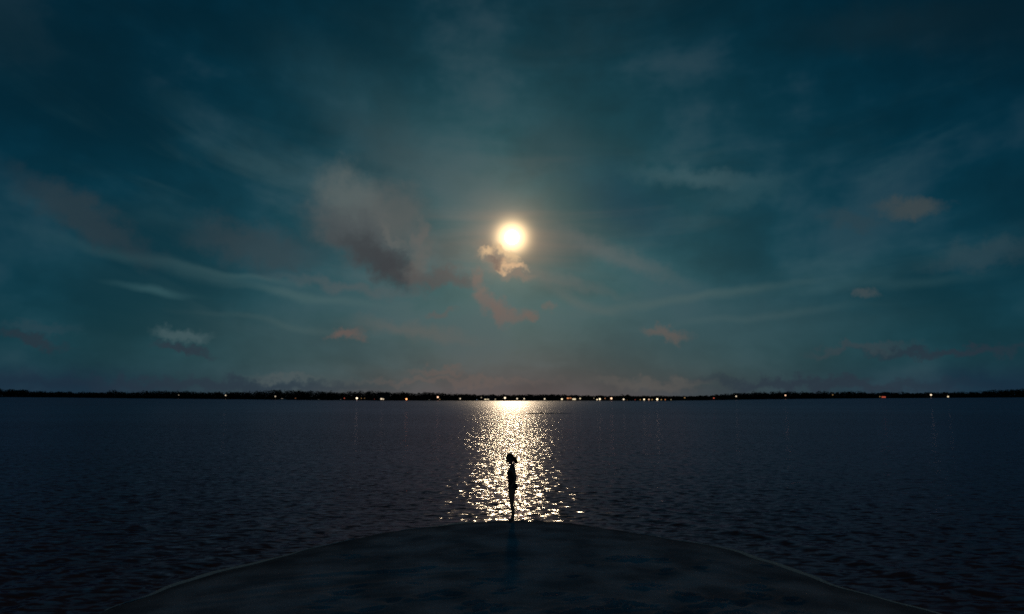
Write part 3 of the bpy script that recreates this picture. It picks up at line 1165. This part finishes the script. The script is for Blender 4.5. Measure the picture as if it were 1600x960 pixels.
def boat(px, lpx, label, rz, s):
    x, y = behind(px, -14)
    k = y / FPX
    ln = lpx * k
    e = empty('moored_boat', (x, y, 0), label, 'boat', 'boats moored off the far shore', rz)
    bm = bmesh.new()
    ns = 9
    rings = []
    for i in range(ns):
        t_ = i / (ns - 1)
        hw = 0.17 * ln * (1 - max(0, (t_ - 0.35) / 0.65) ** 2.2) * (0.86 + 0.14 * min(1, t_ / .3))
        hw = max(hw, 0.01)
        sh = 0.12 * ln + 0.05 * ln * t_ ** 2
        xx = (t_ - 0.5) * ln
        rings.append([bm.verts.new(q) for q in ((xx, -hw, sh), (xx, -hw * .82, 0.03 * ln), (xx, 0, -0.05 * ln), (xx, hw * .82, 0.03 * ln), (xx, hw, sh), (xx, 0, sh + .01 * ln))])
    for i in range(ns - 1):
        for j in range(6):
            bm.faces.new((rings[i][j], rings[i][(j + 1) % 6], rings[i + 1][(j + 1) % 6], rings[i + 1][j]))
    bm.faces.new(rings[0][::-1])
    bm.faces.new(rings[-1])
    bmesh.ops.recalc_face_normals(bm, faces=bm.faces)
    link('hull', bm_mesh('hull', bm), hull_m, e)
    bm = bmesh.new()
    box(bm, (-0.02 * ln, 0, 0.20 * ln), (0.36 * ln, 0.2 * ln, 0.16 * ln), 0.03 * ln)
    cb = link('cabin', bm_mesh('cabin', bm), hull_m, e)
    bm = bmesh.new()
    box(bm, (-0.02 * ln, 0, 0.225 * ln), (0.30 * ln, 0.206 * ln, 0.055 * ln))
    link('window', bm_mesh('window', bm), em('white', s), cb)  # dim glow added round the cabin to make the boat show pale
    bm = bmesh.new()
    cyl(bm, (0.1 * ln, 0, 0.27 * ln), (0.1 * ln, 0, 0.5 * ln), 0.012 * ln, 0.008 * ln, 6)
    link('mast', bm_mesh('mast', bm), trim_m, e)


boat(441, 9, 'largest and palest small white boat moored below the grey-white lamp', 0.15, 0.8)
boat(498, 6, 'tiny pale boat moored halfway between the two other boats on the left', 2.9, 0.35)
boat(532.5, 6.5, 'tiny pale boat moored beside the dim red lamp', 0.2, 0.4)
boat(671, 6.5, 'tiny grey boat moored left of the high peach lamp', -0.3, 0.5)


# two small buoys and a bar just awash in the moon path
def buoy(px, py, label, seed):
    x, y = on_water(px, py + 1.2)
    e = empty('mooring_buoy', (x, y, 0), label, 'buoy', 'dark buoys in the moon path')
    bm = bmesh.new()
    ball(bm, (0, 0, 0.07), 0.20, (1, 1, 0.8), 16)
    link('float', bm_mesh('float', bm), mat('buoy_paint', (0.05, 0.03, 0.02), 0.6, 0.3, (5, (0.035, 0.02, 0.015))), e, smooth=True)
    bm = bmesh.new()
    cyl(bm, (0, 0, 0.2), (0.03, 0, 0.33), 0.05, 0.035, 8)
    bmesh.ops.create_cone
    link('handle', bm_mesh('handle', bm), trim_m, e)


buoy(831, 646, 'left one of two small dark buoys floating in the moon path', 1)
buoy(846, 645.3, 'right one of two small dark buoys floating in the moon path', 2)
cx, cy = on_water(851, 646.5)
nu, nv = 60, 9
vv = []
for j in range(nv):
    for i in range(nu):
        u = i / (nu - 1) * 2 - 1
        v = j / (nv - 1) * 2 - 1
        hw = 2.6 * (1 - u * u) ** .6 * (0.8 + .3 * math.sin(u * 9)) + .05
        vv.append((cx + u * 5.0, cy + v * hw + 0.9 * math.sin(u * 3), -0.05 + 0.115 * (1 - v * v) * (1 - u ** 4) + 0.02 * math.sin(u * 23 + v * 3)))
tag(link('sandbar', mesh_np('sandbar', vv, grid_faces(nv, nu)), sand, smooth=True), kind='structure')

# ------------------------------------------------------------------ the moon
MD = 20000.0
mo = bpy.data.materials.new('moon_surface')
mo.use_nodes = True
nt = mo.node_tree
nt.nodes.clear()
em_ = nt.nodes.new('ShaderNodeEmission')
em_.inputs['Strength'].default_value = 2.6
tcn = nt.nodes.new('ShaderNodeTexCoord')
nz = nt.nodes.new('ShaderNodeTexNoise')
nz.inputs['Scale'].default_value = 0.006
nt.links.new(tcn.outputs['Object'], nz.inputs['Vector'])
cr = nt.nodes.new('ShaderNodeValToRGB')
cr.color_ramp.elements[0].color = (0.9, 0.74, 0.46, 1)
cr.color_ramp.elements[1].color = (1.0, 0.86, 0.60, 1)
nt.links.new(nz.outputs['Fac'], cr.inputs[0])
nt.links.new(cr.outputs[0], em_.inputs['Color'])
tr = nt.nodes.new('ShaderNodeBsdfTransparent')
ad = nt.nodes.new('ShaderNodeAddShader')
nt.links.new(em_.outputs[0], ad.inputs[0])
nt.links.new(tr.outputs[0], ad.inputs[1])
mo_o = nt.nodes.new('ShaderNodeOutputMaterial')
nt.links.new(ad.outputs[0], mo_o.inputs['Surface'])
bm = bmesh.new()
ball(bm, (0, 0, 0), MD * math.tan(math.radians(0.58)), n=48)
mob = link('moon', bm_mesh('moon', bm), mo, smooth=True)
mob.location = MOON_DIR * MD + Vector((0, 0, H))
tag(mob, 'bright glowing full moon above the small lit cloud', 'moon')

# ------------------------------------------------------------------ the person
SC = 0.0160        # metres per photo pixel at her distance
px_t, py_t = 0.02, None
PX = 0.01
PY = float(np.interp(0.0, SHD[order, 0], SHD[order, 1])) - 0.32
PZ = sand_z(PX, PY)


def P3(px, z, s=0.0):
    """profile position: px is the photo column, z height, s sideways (away from the camera +)"""
    return Vector(((px - 801.5) * SC, s, z))


def skin_obj(name, verts, edges, radii, root=0, sub=2):
    me = bpy.data.meshes.new(name)
    me.from_pydata([tuple(v) for v in verts], edges, [])
    o = bpy.data.objects.new(name, me)
    COL.objects.link(o)
    md = o.modifiers.new('s', 'SKIN')
    md.use_smooth_shade = True
    for i, r_ in enumerate(radii):
        sv = me.skin_vertices[0].data[i]
        sv.radius = r_ if isinstance(r_, tuple) else (r_, r_)
        sv.use_root = (i == root)
    ms = o.modifiers.new('u', 'SUBSURF')
    ms.levels = ms.render_levels = sub
    dg = bpy.context.evaluated_depsgraph_get()
    m2 = bpy.data.meshes.new_from_object(o.evaluated_get(dg))
    bpy.data.objects.remove(o)
    return m2


vs, es, rs = [], [], []


def node(p, r_, par=None):
    vs.append(p)
    rs.append(r_)
    if par is not None:
        es.append((par, len(vs) - 1))
    return len(vs) - 1


pel = node(P3(801.3, 0.86), (0.115, 0.125))
wai = node(P3(800.6, 1.03), (0.088, 0.105), pel)
rib = node(P3(800.6, 1.17), (0.098, 0.118), wai)
che = node(P3(801.2, 1.27), (0.092, 0.125), rib)
nek = node(P3(802.0, 1.375), (0.052, 0.056), che)
ne2 = node(P3(801.0, 1.44), (0.047, 0.047), nek)
for sgn in (-1, 1):
    hip = node(P3(801.2, 0.79, sgn * 0.085), 0.094, pel)
    thi = node(P3(800.3, 0.63, sgn * 0.082), 0.078, hip)
    kne = node(P3(800.6, 0.44, sgn * 0.07), 0.054, thi)
    clf = node(P3(802.0, 0.32, sgn * 0.068), 0.055, kne)
    ank = node(P3(802.4, 0.09, sgn * 0.06), 0.036, clf)
    hel = node(P3(802.9, 0.035, sgn * 0.06), 0.032, ank)
    toe = node(P3(795.0, 0.022, sgn * 0.068), (0.026, 0.036), ank)
    sho = node(P3(802.2, 1.30, sgn * 0.155), 0.050, che)
    elb = node(P3(806.6, 1.06, sgn * 0.185), 0.037, sho)
    wri = node(P3(799.2, 0.865, sgn * 0.15), 0.024, elb)
body_parts = [skin_obj('b', vs, es, rs, pel, 2)]


def join_to(bm, me):
    bm.from_mesh(me)
    bpy.data.meshes.remove(me)


bm = bmesh.new()
join_to(bm, body_parts[0])
# bust and seat
for sgn in (-1, 1):
    ball(bm, P3(796.6, 1.185, sgn * 0.065), 0.058, (1, 1, 1.05), 16)
    ball(bm, P3(804.6, 0.85, sgn * 0.065), 0.082, (1, 0.95, 1.1), 16)
# head, tilted down towards the water
hb = bmesh.new()
ball(hb, (0, 0, 0), 0.088, (1.02, 0.86, 1.18), 28)          # skull
ball(hb, (-0.03, 0, -0.05), 0.070, (0.95, 0.90, 1.1), 22)   # face and jaw
ball(hb, (-0.073, 0, -0.098), 0.024, (0.9, 1.0, 0.8), 14)    # chin
cyl(hb, (-0.082, 0, 0.008), (-0.112, 0, -0.036), 0.009, 0.015, 10)   # nose
ball(hb, (-0.103, 0, -0.036), 0.0125, (1, 1.25, .8), 10)
ball(hb, (-0.088, 0, -0.062), 0.012, (1, 1.9, .55), 12)      # lips
ball(hb, (-0.086, 0, -0.073), 0.012, (1, 1.7, .55), 12)
for sgn in (-1, 1):
    ball(hb, (-0.076, sgn * 0.032, 0.002), 0.0135, n=12)     # eyes
    ball(hb, (-0.079, sgn * 0.032, 0.02), 0.014, (0.8, 1.5, .45), 10)   # brows
    ball(hb, (0.012, sgn * 0.077, -0.012), 0.024, (0.9, .4, 1.3), 12)   # ears
    ball(hb, (-0.062, sgn * 0.044, -0.03), 0.026, (0.9, .8, .9), 12)    # cheeks
HEADM = Matrix.Translation(P3(797.6, 1.545)) @ Matrix.Rotation(math.radians(-27), 4, 'Y')
bmesh.ops.transform(hb, matrix=HEADM @ Matrix.Scale(1.05, 4), verts=hb.verts)
tmp = bm_mesh('h', hb)
join_to(bm, tmp)
# hands: palm, four curled fingers, thumb
for sgn in (-1, 1):
    w0 = P3(799.2, 0.865, sgn * 0.15)
    d = (P3(799.2, 0.865, sgn * 0.15) - P3(806.6, 1.06, sgn * 0.185)).normalized()
    d = (d * 0.55 + Vector((0, -sgn * 0.1, -0.7))).normalized()
    side = Vector((0.35, sgn * 1.0, 0)).normalized()          # palm normal faces the thigh
    acr = d.cross(side).normalized()
    if acr.x > 0:
        acr = -acr                                            # thumb side forward
    pv = [w0, w0 + d * .045, w0 + d * .088]
    tmp = skin_obj('p', pv, [(0, 1), (1, 2)], [(0.02, 0.024), (0.018, 0.036), (0.014, 0.036)], 0, 2)
    join_to(bm, tmp)
    for k, (o_, ln) in enumerate(((0.029, .062), (0.010, .070), (-0.010, .065), (-0.029, .05))):
        p0 = w0 + d * .065 + acr * o_
        p1 = w0 + d * .092 + acr * (o_ * 1.08)
        c1 = (d * .93 - side * .28).normalized()
        c2 = (d * .72 - side * .66).normalized()
        p2 = p1 + c1 * ln * .5
        p3 = p2 + c2 * ln * .5
        join_to(bm, skin_obj('f', [p0, p1, p2, p3], [(0, 1), (1, 2), (2, 3)], [.0095, .0092, .0085, .0068], 0, 2))
    p0 = w0 + d * .022 + acr * .014
    p1 = w0 + d * .048 + acr * .042 - side * .006
    p2 = w0 + d * .078 + acr * .050 - side * .014
    join_to(bm, skin_obj('t', [p0, p1, p2], [(0, 1), (1, 2)], [.012, .0105, .0075], 0, 2))
me = bm_mesh('person', bm)
tmpo = bpy.data.objects.new('tmp_person', me)
COL.objects.link(tmpo)
rm = tmpo.modifiers.new('r', 'REMESH')
rm.mode = 'VOXEL'
rm.voxel_size = 0.0055
rm.use_smooth_shade = True
sm = tmpo.modifiers.new('s', 'SMOOTH')
sm.factor = 0.5
sm.iterations = 3
bm_body = bpy.data.meshes.new_from_object(tmpo.evaluated_get(bpy.context.evaluated_depsgraph_get()))
bpy.data.objects.remove(tmpo)
bm_body.name = 'person'
bm_body.materials.clear()
skin_m = mat('skin', (0.30, 0.19, 0.14), 0.6, 0.3, (9, (0.26, 0.165, 0.12)))
person = link('person', bm_body, skin_m, smooth=True)
person.location = (PX, PY, PZ - 0.004)
tag(person, 'person in dark silhouette standing on the tip of the sand, head bowed, hair tied back', 'person')

# swimsuit: the torso surface lifted by a few millimetres
co = np.empty(len(bm_body.vertices) * 3, np.float32)
bm_body.vertices.foreach_get('co', co)
co = co.reshape(-1, 3)
no = np.empty(len(bm_body.vertices) * 3, np.float32)
bm_body.vertices.foreach_get('normal', no)
no = no.reshape(-1, 3)
bones = [(vs[a], vs[b_], max(rs[a]) if isinstance(rs[a], tuple) else rs[a], max(rs[b_]) if isinstance(rs[b_], tuple) else rs[b_]) for a, b_ in es]
dist = []
for a, b_, ra, rb in bones:
    A_, B_ = np.array(a), np.array(b_)
    dv = B_ - A_
    t_ = np.clip(((co - A_) @ dv) / (dv @ dv), 0, 1)
    dist.append(np.linalg.norm(co - A_ - t_[:, None] * dv, axis=1) - (ra + (rb - ra) * t_))
bi = np.argmin(np.array(dist), 0)
torso = {i for i, (a, b_) in enumerate(es) if a in (pel, wai, rib, che) and b_ in (wai, rib, che, nek)} | {i for i, (a, b_) in enumerate(es) if a == pel}
ok = np.isin(bi, list(torso))
ok &= (co[:, 2] < 1.27 - 0.0 * co[:, 0]) & (co[:, 2] > 0.765 + 0.55 * np.clip(np.abs(co[:, 1]) - 0.03, 0, .12))
nf = len(bm_body.polygons)
fi = np.empty(nf * 4, np.int32) if all(len(p.vertices) == 4 for p in bm_body.polygons) else None
faces = [tuple(p.vertices) for p in bm_body.polygons if all(ok[i] for i in p.vertices)]
used = sorted({i for f in faces for i in f})
mp_ = {q: i for i, q in enumerate(used)}
sme = bpy.data.meshes.new('swimsuit')
sme.from_pydata([tuple(co[i] + no[i] * 0.004) for i in used], [], [tuple(mp_[i] for i in f) for f in faces])
link('swimsuit', sme, mat('dark_swimsuit', (0.03, 0.03, 0.04), 0.7, 0.3, (30, (0.024, 0.024, 0.032))), person, smooth=True)

# hair: a cap over the skull and a loose ponytail blowing back
hb = bmesh.new()
ball(hb, (0.012, 0, 0.010), 0.094, (1.02, 0.90, 1.13), 28)
bmesh.ops.delete(hb, geom=[v for v in hb.verts if v.co.x < -0.035 and v.co.z < 0.068], context='VERTS')
bmesh.ops.transform(hb, matrix=HEADM @ Matrix.Scale(1.05, 4), verts=hb.verts)
tmpm = bm_mesh('c', hb)
bm = bmesh.new()
join_to(bm, tmpm)
strands = [
    [(801.0, 1.585, 0, .050), (803.4, 1.545, 0, .046), (806.0, 1.50, .005, .038), (808.2, 1.455, .01, .024), (810.2, 1.405, .012, .006)],
    [(802.0, 1.57, .02, .038), (804.6, 1.52, .025, .034), (806.6, 1.465, .03, .026), (807.4, 1.41, .03, .008)],
    [(801.6, 1.565, -.02, .040), (803.8, 1.51, -.022, .035), (805.4, 1.455, -.02, .026), (806.6, 1.41, -.024, .008)],
    [(802.5, 1.60, .0, .034), (805.2, 1.555, -.01, .030), (807.8, 1.50, -.012, .022), (809.6, 1.45, -.012, .005)],
]
for st in strands:
    pv = [P3(a, z_, s1_) for a, z_, s1_, _ in st]
    join_to(bm, skin_obj('s', pv, [(i, i + 1) for i in range(len(pv) - 1)], [q[3] for q in st], 0, 2))
hair_m = mat('dark_hair', (0.02, 0.014, 0.010), 0.55, 0.4, (60, (0.032, 0.022, 0.016)))
link('hair', bm_mesh('hair', bm), hair_m, person, smooth=True)
